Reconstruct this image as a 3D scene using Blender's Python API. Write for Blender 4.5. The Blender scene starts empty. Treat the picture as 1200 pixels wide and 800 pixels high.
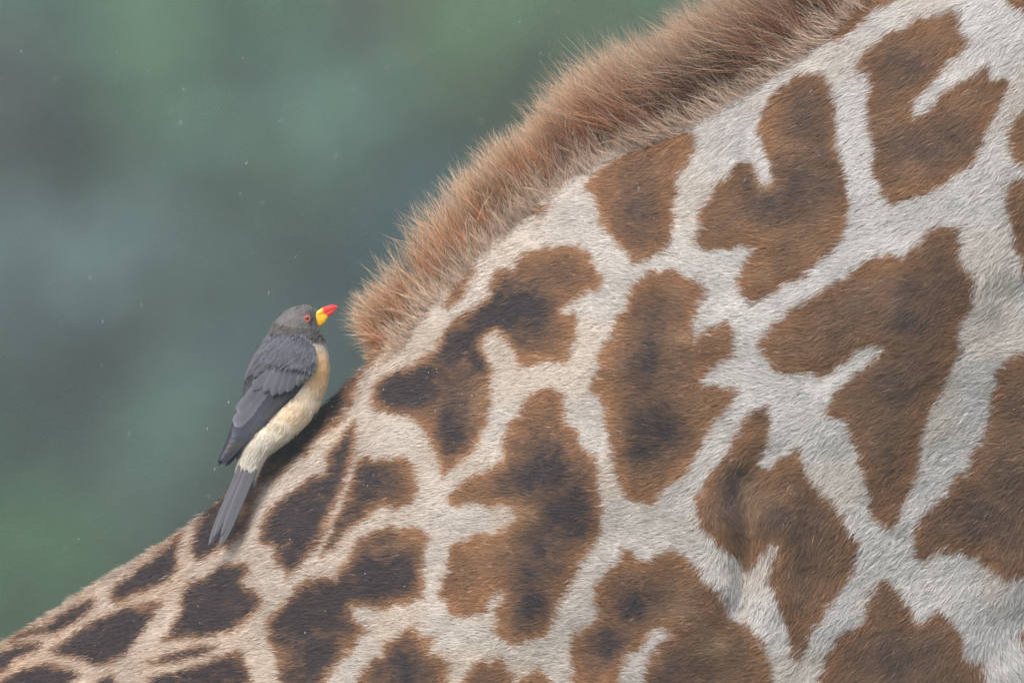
import bpy, math, random
import numpy as np
from mathutils import Vector
from mathutils.bvhtree import BVHTree

rng = np.random.default_rng(7)
random.seed(7)
SC = bpy.context.scene
COL = SC.collection

# ------------------------------------------------------------ camera, world, sun, exposure
CD = 20.0            # metres from the lens to the animal's midline
ZC = 2.75            # lens height (open roof of a safari truck)
S = 0.00064          # metres per photograph pixel at the midline
cam = bpy.data.cameras.new('camera')
camo = bpy.data.objects.new('camera', cam)
COL.objects.link(camo)
camo.location = (0, -CD, ZC)
camo.rotation_euler = (math.radians(90), 0, 0)
cam.sensor_width = 36
cam.lens = 36 * CD / (1200 * S)
cam.clip_start = 0.5
cam.clip_end = 3000
cam.dof.use_dof = True
cam.dof.focus_distance = CD - 0.07
cam.dof.aperture_fstop = (cam.lens / 1000) / 0.09
SC.camera = camo

SUN_EL, SUN_AZ = 52.0, 212.0      # azimuth from +Y clockwise
w = bpy.data.worlds.new('World')
SC.world = w
w.use_nodes = True
nt = w.node_tree
bg = nt.nodes['Background']
sky = nt.nodes.new('ShaderNodeTexSky')
sky.sky_type = 'NISHITA'
sky.sun_disc = False
sky.sun_elevation = math.radians(SUN_EL)
sky.sun_rotation = math.radians(SUN_AZ)
sky.dust_density = 4.0
nt.links.new(sky.outputs[0], bg.inputs[0])
bg.inputs[1].default_value = 0.10
sl = bpy.data.lights.new('sun', 'SUN')
sl.energy = 1.8
sl.angle = math.radians(25)
sl.color = (1.0, 0.95, 0.88)
so = bpy.data.objects.new('sun', sl)
COL.objects.link(so)
a, e = math.radians(SUN_AZ), math.radians(SUN_EL)
sd = Vector((math.sin(a) * math.cos(e), math.cos(a) * math.cos(e), math.sin(e)))
so.rotation_euler = sd.to_track_quat('Z', 'Y').to_euler()
so.location = (0, 0, 20)
SC.view_settings.view_transform = 'Standard'
SC.view_settings.look = 'None'
SC.view_settings.gamma = 1
SC.view_settings.exposure = 0.85
SC.render.engine = 'CYCLES'
SC.cycles.max_bounces = 6
SC.cycles.diffuse_bounces = 3
SC.cycles.transparent_max_bounces = 6
SC.cycles.use_denoising = True
SC.cycles.denoising_prefilter = 'NONE'
SC.cycles.denoiser = 'OPENIMAGEDENOISE'
SC.cycles.denoising_input_passes = 'RGB_ALBEDO_NORMAL'

# ------------------------------------------------------------ helpers
def lin(r, g, b):
    def f(c):
        c /= 255.0
        return c / 12.92 if c <= 0.04045 else ((c + 0.055) / 1.055) ** 2.4
    return np.array([f(r), f(g), f(b)])

def W(px, py, y):
    px, py, y = np.asarray(px, float), np.asarray(py, float), np.asarray(y, float)
    f = (CD + y) / CD
    return np.stack(np.broadcast_arrays((px - 600) * S * f, y, ZC + (400 - py) * S * f), -1)

def PX(P):
    f = (CD + P[..., 1]) / CD
    return 600 + P[..., 0] / (S * f), 400 - (P[..., 2] - ZC) / (S * f)

def sstep(a, b, x):
    t = np.clip((x - a) / (b - a), 0, 1)
    return t * t * (3 - 2 * t)

class Noise:
    """smooth 2-D value noise"""
    def __init__(self, seed, n=256):
        self.g = np.random.default_rng(seed).uniform(-1, 1, (n, n)); self.n = n
    def __call__(self, x, y):
        x = np.asarray(x, float) + 1000.37; y = np.asarray(y, float) + 1000.71
        xi = np.floor(x).astype(int); yi = np.floor(y).astype(int)
        fx = x - xi; fy = y - yi
        fx = fx * fx * (3 - 2 * fx); fy = fy * fy * (3 - 2 * fy)
        n = self.n; g = self.g
        a = g[xi % n, yi % n]; b = g[(xi + 1) % n, yi % n]
        c = g[xi % n, (yi + 1) % n]; d = g[(xi + 1) % n, (yi + 1) % n]
        return (a * (1 - fx) + b * fx) * (1 - fy) + (c * (1 - fx) + d * fx) * fy
N1, N2, N3, N4, N5, N6 = [Noise(i) for i in range(11, 17)]

def spline(pts, u):
    """Catmull-Rom through rows of pts at parameters u (0..len-1)"""
    pts = np.asarray(pts, float)
    n = len(pts)
    u = np.clip(np.asarray(u, float), 0, n - 1 - 1e-9)
    i = np.floor(u).astype(int); f = (u - i)[:, None]
    p0 = pts[np.clip(i - 1, 0, n - 1)]; p1 = pts[i]; p2 = pts[np.clip(i + 1, 0, n - 1)]; p3 = pts[np.clip(i + 2, 0, n - 1)]
    return 0.5 * (2 * p1 + (p2 - p0) * f + (2 * p0 - 5 * p1 + 4 * p2 - p3) * f ** 2 + (3 * p1 - p0 - 3 * p2 + p3) * f ** 3)

def mesh_obj(name, verts, faces, mat, parent=None, col=None, smooth=True, loc=None):
    """faces: list of (k, array[n,k])"""
    verts = np.asarray(verts, float)
    if loc is not None:
        verts = verts - np.asarray(loc, float)
    me = bpy.data.meshes.new(name)
    me.vertices.add(len(verts))
    me.vertices.foreach_set('co', verts.astype(np.float32).ravel())
    idx = np.concatenate([np.asarray(f, np.int32).ravel() for f in faces])
    sizes = np.concatenate([np.full(len(f), np.asarray(f).shape[1], np.int32) for f in faces])
    me.loops.add(len(idx))
    me.loops.foreach_set('vertex_index', idx)
    me.polygons.add(len(sizes))
    me.polygons.foreach_set('loop_start', np.concatenate([[0], np.cumsum(sizes)[:-1]]).astype(np.int32))
    me.polygons.foreach_set('use_smooth', np.full(len(sizes), smooth, bool))
    if col is not None:
        at = me.attributes.new('Col', 'FLOAT_COLOR', 'POINT')
        c = np.ones((len(verts), 4), np.float32); c[:, :3] = col
        at.data.foreach_set('color', c.ravel())
    me.update(calc_edges=True)
    me.validate()
    me.materials.append(mat)
    o = bpy.data.objects.new(name, me)
    COL.objects.link(o)
    if parent is not None:
        o.parent = parent
        o.matrix_parent_inverse = parent.matrix_world.inverted() if False else o.matrix_parent_inverse
    return o

def tag(o, label=None, cat=None, group=None, kind=None):
    if label: o['label'] = label
    if cat: o['category'] = cat
    if group: o['group'] = group
    if kind: o['kind'] = kind
    return o

def attr_mat(name, rough=0.8, spec=0.2, transl=0.0, noise=0.0, nscale=300.0, bump=0.0, sheen=0.0, coat=0.0):
    m = bpy.data.materials.new(name); m.use_nodes = True
    t = m.node_tree; p = t.nodes['Principled BSDF']; out = t.nodes['Material Output']
    at = t.nodes.new('ShaderNodeAttribute'); at.attribute_name = 'Col'
    c = at.outputs['Color']
    if noise > 0 or bump > 0:
        tc = t.nodes.new('ShaderNodeTexCoord')
        nz = t.nodes.new('ShaderNodeTexNoise'); nz.inputs['Scale'].default_value = nscale; nz.inputs['Detail'].default_value = 4
        t.links.new(tc.outputs['Object'], nz.inputs['Vector'])
        if noise > 0:
            mr = t.nodes.new('ShaderNodeMapRange')
            mr.inputs[1].default_value = 0.25; mr.inputs[2].default_value = 0.75
            mr.inputs[3].default_value = 1 - noise; mr.inputs[4].default_value = 1 + noise
            t.links.new(nz.outputs['Fac'], mr.inputs[0])
            mx = t.nodes.new('ShaderNodeVectorMath'); mx.operation = 'SCALE'
            t.links.new(c, mx.inputs[0]); t.links.new(mr.outputs[0], mx.inputs['Scale'])
            c = mx.outputs[0]
        if bump > 0:
            b = t.nodes.new('ShaderNodeBump'); b.inputs['Strength'].default_value = bump; b.inputs['Distance'].default_value = 0.0006
            t.links.new(nz.outputs['Fac'], b.inputs['Height']); t.links.new(b.outputs[0], p.inputs['Normal'])
    t.links.new(c, p.inputs['Base Color'])
    p.inputs['Roughness'].default_value = rough
    p.inputs['Specular IOR Level'].default_value = spec
    if sheen: p.inputs['Sheen Weight'].default_value = sheen
    if coat: p.inputs['Coat Weight'].default_value = coat; p.inputs['Coat Roughness'].default_value = 0.15
    if transl > 0:
        tr = t.nodes.new('ShaderNodeBsdfTranslucent'); t.links.new(c, tr.inputs[0])
        ms = t.nodes.new('ShaderNodeMixShader'); ms.inputs[0].default_value = transl
        t.links.new(p.outputs[0], ms.inputs[1]); t.links.new(tr.outputs[0], ms.inputs[2])
        t.links.new(ms.outputs[0], out.inputs[0])
    return m

def norm(v):
    return v / np.maximum(np.linalg.norm(v, axis=-1, keepdims=True), 1e-12)

def strands(name, mat, parent, root, tan, nrm, length, lift0, lift1, width, c0, c1, nseg, roll, bend=None, brk=0.0):
    """tapered, curved hair blades; one mesh"""
    n = len(root)
    up = np.broadcast_to(nrm, root.shape)
    side0 = norm(np.cross(tan, up))
    pts = [root]; tans = []
    p = root.copy()
    for k in range(nseg):
        f = (k + 0.5) / nseg
        al = lift0 + (lift1 - lift0) * f
        d = np.cos(al)[:, None] * tan + np.sin(al)[:, None] * up
        if bend is not None:
            d = d + side0 * (bend * f)[:, None]
        d = norm(d)
        p = p + d * (length / nseg)[:, None]
        pts.append(p); tans.append(d)
    tans.append(tans[-1])
    V = np.zeros((n, 2 * nseg + 1, 3)); C = np.zeros((n, 2 * nseg + 1, 3))
    for k in range(nseg):
        f = k / nseg
        t = tans[k]
        s = norm(np.cross(t, up)); u2 = np.cross(s, t)
        sd = s * np.cos(roll)[:, None] + u2 * np.sin(roll)[:, None]
        hw = (width * (1 - f * f * 0.55) * 0.5)[:, None]
        V[:, 2 * k] = pts[k] - sd * hw; V[:, 2 * k + 1] = pts[k] + sd * hw
        c = c0 + (c1 - c0) * max(0.0, (f - brk) / (1 - brk))
        C[:, 2 * k] = c; C[:, 2 * k + 1] = c
    V[:, -1] = pts[nseg]; C[:, -1] = c1
    b = (np.arange(n) * (2 * nseg + 1))[:, None]
    quads = np.concatenate([b + np.array([[2 * k, 2 * k + 1, 2 * k + 3, 2 * k + 2]]) for k in range(nseg - 1)]) if nseg > 1 else np.zeros((0, 4), int)
    tris = b + np.array([[2 * nseg - 2, 2 * nseg - 1, 2 * nseg]])
    return mesh_obj(name, V.reshape(-1, 3), ([quads] if nseg > 1 else []) + [tris], mat, parent, C.reshape(-1, 3))

def tube(path, rad, n=8):
    path = np.asarray(path, float); rad = np.asarray(rad, float)
    V = []; F = []
    d = norm(np.gradient(path, axis=0))
    ref = np.array([0, 1, 0.02]) if abs(d[0, 1]) < 0.9 else np.array([1, 0, 0.02])
    for i in range(len(path)):
        a1 = norm(np.cross(d[i], ref)); a2 = np.cross(d[i], a1)
        th = np.arange(n) * 2 * np.pi / n
        V.append(path[i] + rad[i] * (np.cos(th)[:, None] * a1 + np.sin(th)[:, None] * a2))
    for i in range(len(path) - 1):
        for j in range(n):
            F.append([i * n + j, i * n + (j + 1) % n, (i + 1) * n + (j + 1) % n, (i + 1) * n + j])
    V = np.concatenate(V)
    k = len(V); V = np.concatenate([V, path[:1], path[-1:]])
    T = [[k, (j + 1) % n, j] for j in range(n)] + [[k + 1, (len(path) - 1) * n + j, (len(path) - 1) * n + (j + 1) % n] for j in range(n)]
    return V, np.array(F), np.array(T)

# ------------------------------------------------------------ the ground and the far wood
def ground():
    m = bpy.data.materials.new('savanna_grass'); m.use_nodes = True
    t = m.node_tree; p = t.nodes['Principled BSDF']
    nz = t.nodes.new('ShaderNodeTexNoise'); nz.inputs['Scale'].default_value = 0.6; nz.inputs['Detail'].default_value = 8
    tc = t.nodes.new('ShaderNodeTexCoord'); t.links.new(tc.outputs['Object'], nz.inputs['Vector'])
    cr = t.nodes.new('ShaderNodeValToRGB')
    cr.color_ramp.elements[0].position = 0.35; cr.color_ramp.elements[0].color = (0.05, 0.07, 0.03, 1)
    cr.color_ramp.elements[1].position = 0.7; cr.color_ramp.elements[1].color = (0.12, 0.12, 0.06, 1)
    t.links.new(nz.outputs['Fac'], cr.inputs[0]); t.links.new(cr.outputs[0], p.inputs['Base Color'])
    p.inputs['Roughness'].default_value = 0.95
    xs = np.concatenate([np.linspace(-260, -80, 8), np.linspace(-60, 60, 41), np.linspace(80, 260, 8)])
    ys = np.concatenate([np.linspace(-120, -40, 5), np.linspace(-25, 150, 71), np.linspace(160, 280, 8)])
    X, Y = np.meshgrid(xs, ys, indexing='ij')
    Z = 0.08 * N1(X / 7, Y / 7) * sstep(2, 12, np.hypot(X, Y)) + 15 * sstep(92, 220, Y) * (1 + 0.2 * N2(X / 90, Y / 90))
    V = np.stack([X, Y, Z], -1).reshape(-1, 3)
    i, j = np.meshgrid(np.arange(len(xs) - 1), np.arange(len(ys) - 1), indexing='ij')
    q = (i * len(ys) + j).ravel()
    F = np.stack([q, q + len(ys), q + len(ys) + 1, q + 1], -1)
    o = mesh_obj('ground', V, [F], m)
    tag(o, kind='structure')
ground()

def far_wood():
    """a thick wall of bushes and trees far behind the animal: leaf faces in clumps, each bush its own foliage colour"""
    YB = 72.0
    k = (CD + YB) / CD * S
    def at(px, py): return (px - 600) * k, ZC + (400 - py) * k
    # bushes: photo position of the middle, radius in px, leaf colour
    bl = [(60, 90, 170, (88, 104, 98)), (250, 60, 150, (92, 112, 96)), (450, 40, 120, (102, 103, 94)), (640, 60, 140, (92, 108, 88)),
          (760, 10, 110, (84, 106, 100)), (130, 210, 130, (92, 112, 96)), (330, 190, 150, (92, 110, 102)), (520, 150, 110, (86, 106, 102)),
          (20, 340, 110, (102, 122, 128)), (110, 300, 100, (90, 108, 112)), (250, 300, 120, (100, 120, 114)), (420, 260, 120, (84, 110, 116)),
          (60, 450, 110, (86, 94, 96)), (180, 420, 110, (88, 108, 104)), (190, 520, 100, (98, 122, 108)), (60, 590, 110, (96, 122, 114)),
          (40, 700, 120, (80, 98, 78)), (130, 770, 110, (80, 96, 74)), (-30, 780, 110, (82, 98, 76)), (150, 640, 100, (98, 118, 98)), (230, 560, 100, (94, 116, 102)), (300, 420, 90, (98, 126, 116)),
          (390, 120, 120, (84, 104, 96)), (400, 420, 110, (84, 118, 112)), (-60, 130, 130, (96, 100, 100)), (-80, 520, 140, (80, 100, 90))]
    V = []; Cc = []
    bushes = []
    for px, py, r, c in bl:
        x, z = at(px, py)
        bushes.append((x, z, YB + random.uniform(-1.0, 1.0) - (1.6 if py > 660 else 0), r * k * 1.1, (lin(*c) * np.array([1.44, 1.58, 1.54]) + (lin(*c) - 0.135) * 0.75).clip(0.02, 0.3), 1500))
    sm = [(100,108,88),(84,100,112),(90,96,104),(86,120,112),(106,112,96),(80,100,90),(96,118,116),(92,100,92)]
    for i in range(70):
        px, py = random.uniform(-80, 820), random.uniform(-60, 800)
        x, z = at(px, py)
        c = lin(*(random.choice([(78, 92, 66), (74, 94, 74), (84, 94, 74)]) if py > 640 else random.choice(sm)))
        nb = lin(*min(bl, key=lambda q: (q[0] - px) ** 2 + (q[1] - py) ** 2)[3])
        bushes.append((x, z, YB + 0.3 + random.uniform(-0.8, 0.8), random.uniform(38, 75) * k, (c * 0.5 + nb * 0.65).clip(0.02, 0.3), 170))
    # the wood goes on to both sides, above and below
    pal = [(88, 104, 94), (92, 112, 96), (100, 106, 100), (78, 112, 106), (100, 126, 124), (82, 90, 92), (74, 98, 74), (96, 112, 90)]
    for i in range(420):
        x = random.uniform(-24, 24); z = random.uniform(0.2, 9.5) if i % 3 else random.uniform(0.2, 3)
        inside = -3.7 < x < 2.2 and 0.1 < z < 5.2
        if inside: continue
        bushes.append((x, z, YB + 1.5 + random.uniform(-2.5, 4), random.uniform(0.6, 1.3), lin(*random.choice(pal)) * 0.85, 280))
    for x, z, y, r, c, n in bushes:
        d = norm(rng.normal(size=(n, 3))) * (rng.uniform(0.25, 1, n) ** 0.5)[:, None]
        V.append(np.array([x, y, z]) + d * r * np.array([1, 1.3, 0.9]))
        Cc.append(c * rng.lognormal(0, 0.22, (n, 1)) * rng.normal(1, 0.05, (n, 3)))
    # a deep layer behind so no gap shows
    n = 30000
    V.append(np.stack([rng.uniform(-28, 28, n), YB + rng.uniform(4, 9, n), rng.uniform(0, 11, n)], -1))
    sel = np.array([lin(*p) for p in pal])[rng.integers(0, len(pal), n)] * 0.8
    Cc.append(sel)
    P = np.concatenate(V); C = np.concatenate(Cc)
    P[:, 2] = np.maximum(P[:, 2], 0.05)
    n = len(P)
    size = np.where(np.abs(P[:, 0]) < 4, rng.uniform(0.07, 0.13, n), rng.uniform(0.14, 0.3, n))
    a = norm(rng.normal(size=(n, 3))); b = norm(np.cross(a, rng.normal(size=(n, 3))))
    a = a * size[:, None]; b = b * (size * 0.55)[:, None]
    Q = np.stack([P - a, P - b * 1.0, P + a, P + b], 1)
    F = np.arange(4 * n).reshape(n, 4)
    m = attr_mat('foliage', rough=0.7, spec=0.15, transl=0.25)
    o = mesh_obj('far_wood', Q.reshape(-1, 3), [F], m, None, np.repeat(C, 4, 0), smooth=False)
    tag(o, 'blurred grey green wall of bushes and trees far behind the giraffe', 'wood', kind='stuff')
far_wood()

# ------------------------------------------------------------ giraffe coat pattern, traced on the flank
PATCH = [
 [(684,212),(697,198),(725,184),(755,172),(782,160),(800,154),(815,161),(817,172),(810,186),(800,200),(792,220),(791,245),(785,275),(787,285),(772,295),(760,302),(742,310),(736,300),(722,290),(715,275),(700,262),(700,250),(697,232),(682,222)],
 [(907,112),(925,92),(945,86),(960,86),(972,100),(980,130),(977,155),(987,190),(994,220),(992,260),(980,290),(945,320),(905,345),(878,356),(868,345),(860,332),(862,322),(872,307),(880,291),(873,287),(860,292),(830,296),(816,287),(814,267),(820,245),(835,222),(855,200),(866,190),(882,195),(893,218),(903,214),(900,195),(888,160),(888,145),(897,125)],
 [(1020,192),(1022,172),(1015,160),(1015,112),(1019,90),(1007,87),(1002,77),(1012,65),(1032,47),(1060,35),(1075,22),(1085,25),(1097,20),(1115,19),(1125,15),(1124,32),(1135,52),(1125,67),(1110,77),(1097,97),(1072,120),(1067,137),(1080,137),(1100,112),(1120,102),(1140,92),(1152,82),(1157,77),(1162,95),(1179,95),(1180,107),(1167,132),(1152,165),(1137,195),(1125,205),(1105,220),(1075,232),(1047,241),(1032,230),(1025,215)],
 [(885,403),(897,388),(925,362),(952,347),(985,327),(1007,310),(1030,300),(1060,300),(1077,287),(1085,272),(1100,266),(1125,267),(1122,287),(1125,307),(1137,325),(1139,360),(1125,380),(1122,397),(1122,415),(1112,442),(1097,467),(1087,487),(1080,517),(1075,545),(1070,570),(1057,597),(1050,610),(1042,625),(1030,615),(1020,605),(1017,580),(1012,555),(1002,535),(995,515),(987,495),(965,487),(972,467),(990,445),(1010,432),(1030,412),(1020,405),(1000,415),(982,430),(960,445),(952,439),(917,440),(900,425),(887,410)],
 [(1200,210),(1182,217),(1174,235),(1180,260),(1187,275),(1187,292),(1195,305),(1200,330),(1230,345),(1265,300),(1260,230),(1225,205)],
 [(1200,127),(1187,142),(1178,160),(1182,175),(1190,195),(1215,198),(1250,170),(1270,120),(1230,110)],
 [(1180,-2),(1187,14),(1200,20),(1230,25),(1260,-20),(1220,-60),(1185,-40)],
 [(1200,414),(1177,421),(1165,437),(1160,470),(1155,495),(1152,517),(1140,527),(1135,550),(1120,560),(1105,582),(1090,597),(1080,607),(1070,622),(1070,650),(1085,659),(1097,647),(1120,649),(1145,654),(1162,672),(1182,687),(1195,680),(1200,675),(1250,660),(1300,600),(1310,500),(1260,420)],
 [(960,800),(965,775),(982,745),(1007,735),(1015,717),(1020,695),(1035,677),(1047,690),(1062,707),(1072,732),(1097,717),(1115,730),(1130,752),(1130,772),(1152,780),(1155,800),(1150,860),(1080,900),(980,870)],
 [(1190,745),(1200,739),(1240,730),(1300,790),(1250,830),(1205,775)],
 [(885,480),(900,477),(902,500),(898,520),(886,545),(898,548),(915,535),(935,527),(945,555),(960,580),(975,592),(990,615),(1005,640),(1000,670),(980,700),(960,725),(945,755),(932,785),(925,755),(920,730),(905,700),(900,680),(910,650),(905,640),(885,665),(876,676),(872,668),(855,650),(830,630),(815,610),(812,590),(830,555),(855,525),(870,495)],
 [(762,317),(797,317),(810,327),(826,340),(825,347),(817,360),(812,380),(815,397),(830,385),(850,375),(860,385),(860,400),(852,422),(832,432),(820,447),(835,454),(857,454),(860,462),(850,482),(832,502),(820,527),(807,547),(795,562),(775,575),(765,592),(740,590),(727,575),(720,555),(712,530),(714,510),(705,492),(707,475),(690,457),(692,442),(700,427),(700,415),(707,402),(717,395),(720,375),(732,362),(732,345),(745,330)],
 [(600,312),(610,295),(637,290),(677,286),(690,297),(700,315),(707,330),(700,340),(685,342),(662,355),(659,362),(677,370),(677,385),(672,397),(670,405),(662,427),(640,424),(607,430),(600,415),(592,400),(578,390),(565,396),(566,404),(575,430),(575,465),(570,495),(550,530),(532,550),(515,562),(514,545),(505,525),(490,497),(475,490),(460,487),(440,482),(432,472),(436,452),(450,437),(475,430),(500,415),(512,400),(525,375),(570,347),(572,330),(582,317)],
 [(517,360),(522,342),(540,320),(555,310),(550,330),(540,347),(525,360)],
 [(620,252),(630,237),(648,240),(637,246),(632,252)], [(627,259),(633,260),(633,265),(627,264)],
 [(640,452),(660,462),(660,495),(675,505),(680,522),(695,535),(700,555),(702,580),(707,605),(700,632),(692,645),(677,660),(670,682),(657,707),(645,737),(640,747),(615,752),(600,756),(577,742),(575,720),(587,700),(583,692),(575,700),(568,718),(545,726),(525,722),(520,702),(512,695),(522,665),(525,637),(540,632),(555,625),(585,621),(600,610),(600,595),(570,592),(525,592),(522,580),(545,560),(570,550),(585,540),(590,510),(605,485),(620,462)],
 [(452,617),(475,616),(497,622),(502,632),(497,650),(495,670),(492,700),(475,707),(447,715),(425,710),(412,710),(417,727),(430,737),(417,755),(400,772),(382,795),(372,810),(345,820),(326,808),(324,797),(325,780),(315,755),(309,732),(325,712),(347,687),(362,675),(392,675),(405,655),(412,637),(425,627)],
 [(412,492),(420,510),(415,530),(407,555),(397,582),(386,605),(372,637),(357,657),(335,680),(332,667),(320,662),(322,645),(315,640),(302,635),(305,615),(315,600),(320,590),(350,570),(362,557),(380,552),(382,530),(395,512)],
 [(425,530),(437,537),(472,535),(485,550),(490,575),(482,590),(460,595),(440,597),(430,605),(407,622),(387,645),(372,652),(380,635),(388,614),(395,600),(401,587),(411,560),(417,540)],
 [(437,405),(440,415),(430,432),(419,455),(410,475),(400,492),(375,512),(357,533),(332,552),(315,565),(303,570),(290,560),(300,530),(340,480),(380,445),(410,410)],
 [(246,592),(238,603),(226,625),(220,642),(232,660),(252,645),(270,640),(287,622),(296,600),(303,570),(285,560),(262,578)],
 [(212,624),(207,645),(207,667),(197,680),(170,692),(140,707),(130,702),(130,690),(147,677),(175,657),(197,637)],
 [(287,659),(290,670),(282,682),(300,692),(310,705),(295,722),(272,740),(237,747),(190,752),(205,727),(212,700),(217,682),(240,677),(255,662)],
 [(190,702),(185,712),(165,740),(147,765),(132,777),(107,777),(85,770),(60,762),(82,745),(112,727),(147,712)],
 [(107,702),(107,712),(87,727),(65,740),(32,745),(12,752),(20,748),(50,735),(82,715)],
 [(45,755),(37,762),(20,770),(0,785),(-30,800),(-40,785),(0,765),(27,755)],
 [(0,797),(25,785),(50,780),(82,785),(92,792),(75,804),(30,818),(-20,815)],
 [(257,757),(240,767),(205,775),(175,780),(172,775),(190,767),(222,757)],
 [(282,760),(287,775),(297,800),(250,818),(180,812),(172,795),(212,785),(250,772)],
 [(110,797),(130,790),(136,800),(120,808)],
 [(485,729),(489,745),(512,742),(500,762),(527,775),(525,800),(520,840),(430,850),(412,800),(430,772),(447,765),(447,752),(470,740)],
 [(540,798),(560,775),(582,772),(600,788),(598,830),(560,840)],
 [(604,800),(615,790),(632,784),(647,800),(640,830),(610,830)],
 [(727,645),(740,646),(750,657),(760,659),(770,647),(787,642),(800,652),(817,667),(830,687),(847,707),(852,725),(862,735),(870,727),(885,740),(897,762),(905,800),(900,850),(760,860),(752,785),(760,772),(772,755),(785,742),(762,737),(755,755),(735,770),(727,790),(715,840),(690,835),(670,797),(665,760),(672,740),(697,725),(695,687),(710,670),(725,655)],
 [(855,112),(868,103),(875,98),(900,85),(897,95),(880,103),(870,110)],
 [(937,60),(960,45),(985,20),(1000,5),(1030,-12),(1050,-2),(1040,8),(1025,17),(1000,37),(985,54),(975,45),(955,52),(942,65)],
 [(893,92),(905,86),(908,92),(898,98)],
]
GX0, GY0, GS = -300, -260, 2.0
gx = np.arange(GX0, 1520, GS); gy = np.arange(GY0, 1140, GS)

def voronoi(x, y):
    """pattern further along the animal, out of the photo: distance inside a patch (negative between patches)"""
    wx = x + 26 * N1(x / 60, y / 60) + 9 * N2(x / 22, y / 22); wy = y + 26 * N3(x / 60, y / 60) + 9 * N4(x / 22, y / 22)
    c = 165.0
    ci = np.floor(wx / c).astype(int); cj = np.floor(wy / c).astype(int)
    f1 = np.full(x.shape, 1e9); f2 = f1.copy()
    gr = N5.g; gr2 = N6.g
    for di in (-1, 0, 1):
        for dj in (-1, 0, 1):
            i = ci + di; j = cj + dj
            d = np.hypot((i + 0.5 + 0.38 * gr[i % 256, j % 256]) * c - wx, (j + 0.5 + 0.38 * gr2[i % 256, j % 256]) * c - wy)
            f2 = np.where(d < f1, f1, np.minimum(f2, d)); f1 = np.minimum(f1, d)
    return (f2 - f1) * 0.5 - 17

def poly_sd(poly, x, y):
    p = np.array(poly, float); q = np.roll(p, -1, 0)
    d2 = np.full(x.shape, 1e12); inside = np.zeros(x.shape, bool)
    for (ax, ay), (bx, by) in zip(p, q):
        ex, ey = bx - ax, by - ay
        t = np.clip(((x - ax) * ex + (y - ay) * ey) / (ex * ex + ey * ey + 1e-9), 0, 1)
        d2 = np.minimum(d2, (x - ax - t * ex) ** 2 + (y - ay - t * ey) ** 2)
        if ay != by:
            c = ((ay > y) != (by > y)) & (x < ax + (y - ay) * ex / ey)
            inside ^= c
    d = np.sqrt(d2)
    return np.where(inside, d, -d)

GX, GY = np.meshgrid(gx, gy, indexing='ij')
SDF = np.full(GX.shape, -60.0)
for poly in PATCH:
    p = np.array(poly)
    i0 = max(0, int((p[:, 0].min() - 40 - GX0) / GS)); i1 = int((p[:, 0].max() + 40 - GX0) / GS) + 1
    j0 = max(0, int((p[:, 1].min() - 40 - GY0) / GS)); j1 = int((p[:, 1].max() + 40 - GY0) / GS) + 1
    sub = SDF[i0:i1, j0:j1]
    np.maximum(sub, poly_sd(poly, GX[i0:i1, j0:j1], GY[i0:i1, j0:j1]), out=sub)
outd = np.maximum(np.maximum(-GX, GX - 1200), np.maximum(-GY, GY - 800))
vor = voronoi(GX, GY)
SDF = np.where(outd > 0, np.maximum(SDF, np.where(outd > 14, np.minimum(vor, (outd - 14)), -60)), SDF)
SDF = np.where((outd > 0) & (SDF < -20), np.maximum(SDF, -30), SDF)

def sdf(x, y):
    u = (x - GX0) / GS; v = (y - GY0) / GS
    inb = (u >= 0) & (v >= 0) & (u < SDF.shape[0] - 1.01) & (v < SDF.shape[1] - 1.01)
    uc = np.clip(u, 0, SDF.shape[0] - 1.01); vc = np.clip(v, 0, SDF.shape[1] - 1.01)
    i = uc.astype(int); j = vc.astype(int); fu = uc - i; fv = vc - j
    r = (SDF[i, j] * (1 - fu) + SDF[i + 1, j] * fu) * (1 - fv) + (SDF[i, j + 1] * (1 - fu) + SDF[i + 1, j + 1] * fu) * fv
    return np.where(inb, r, voronoi(x, y))

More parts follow.
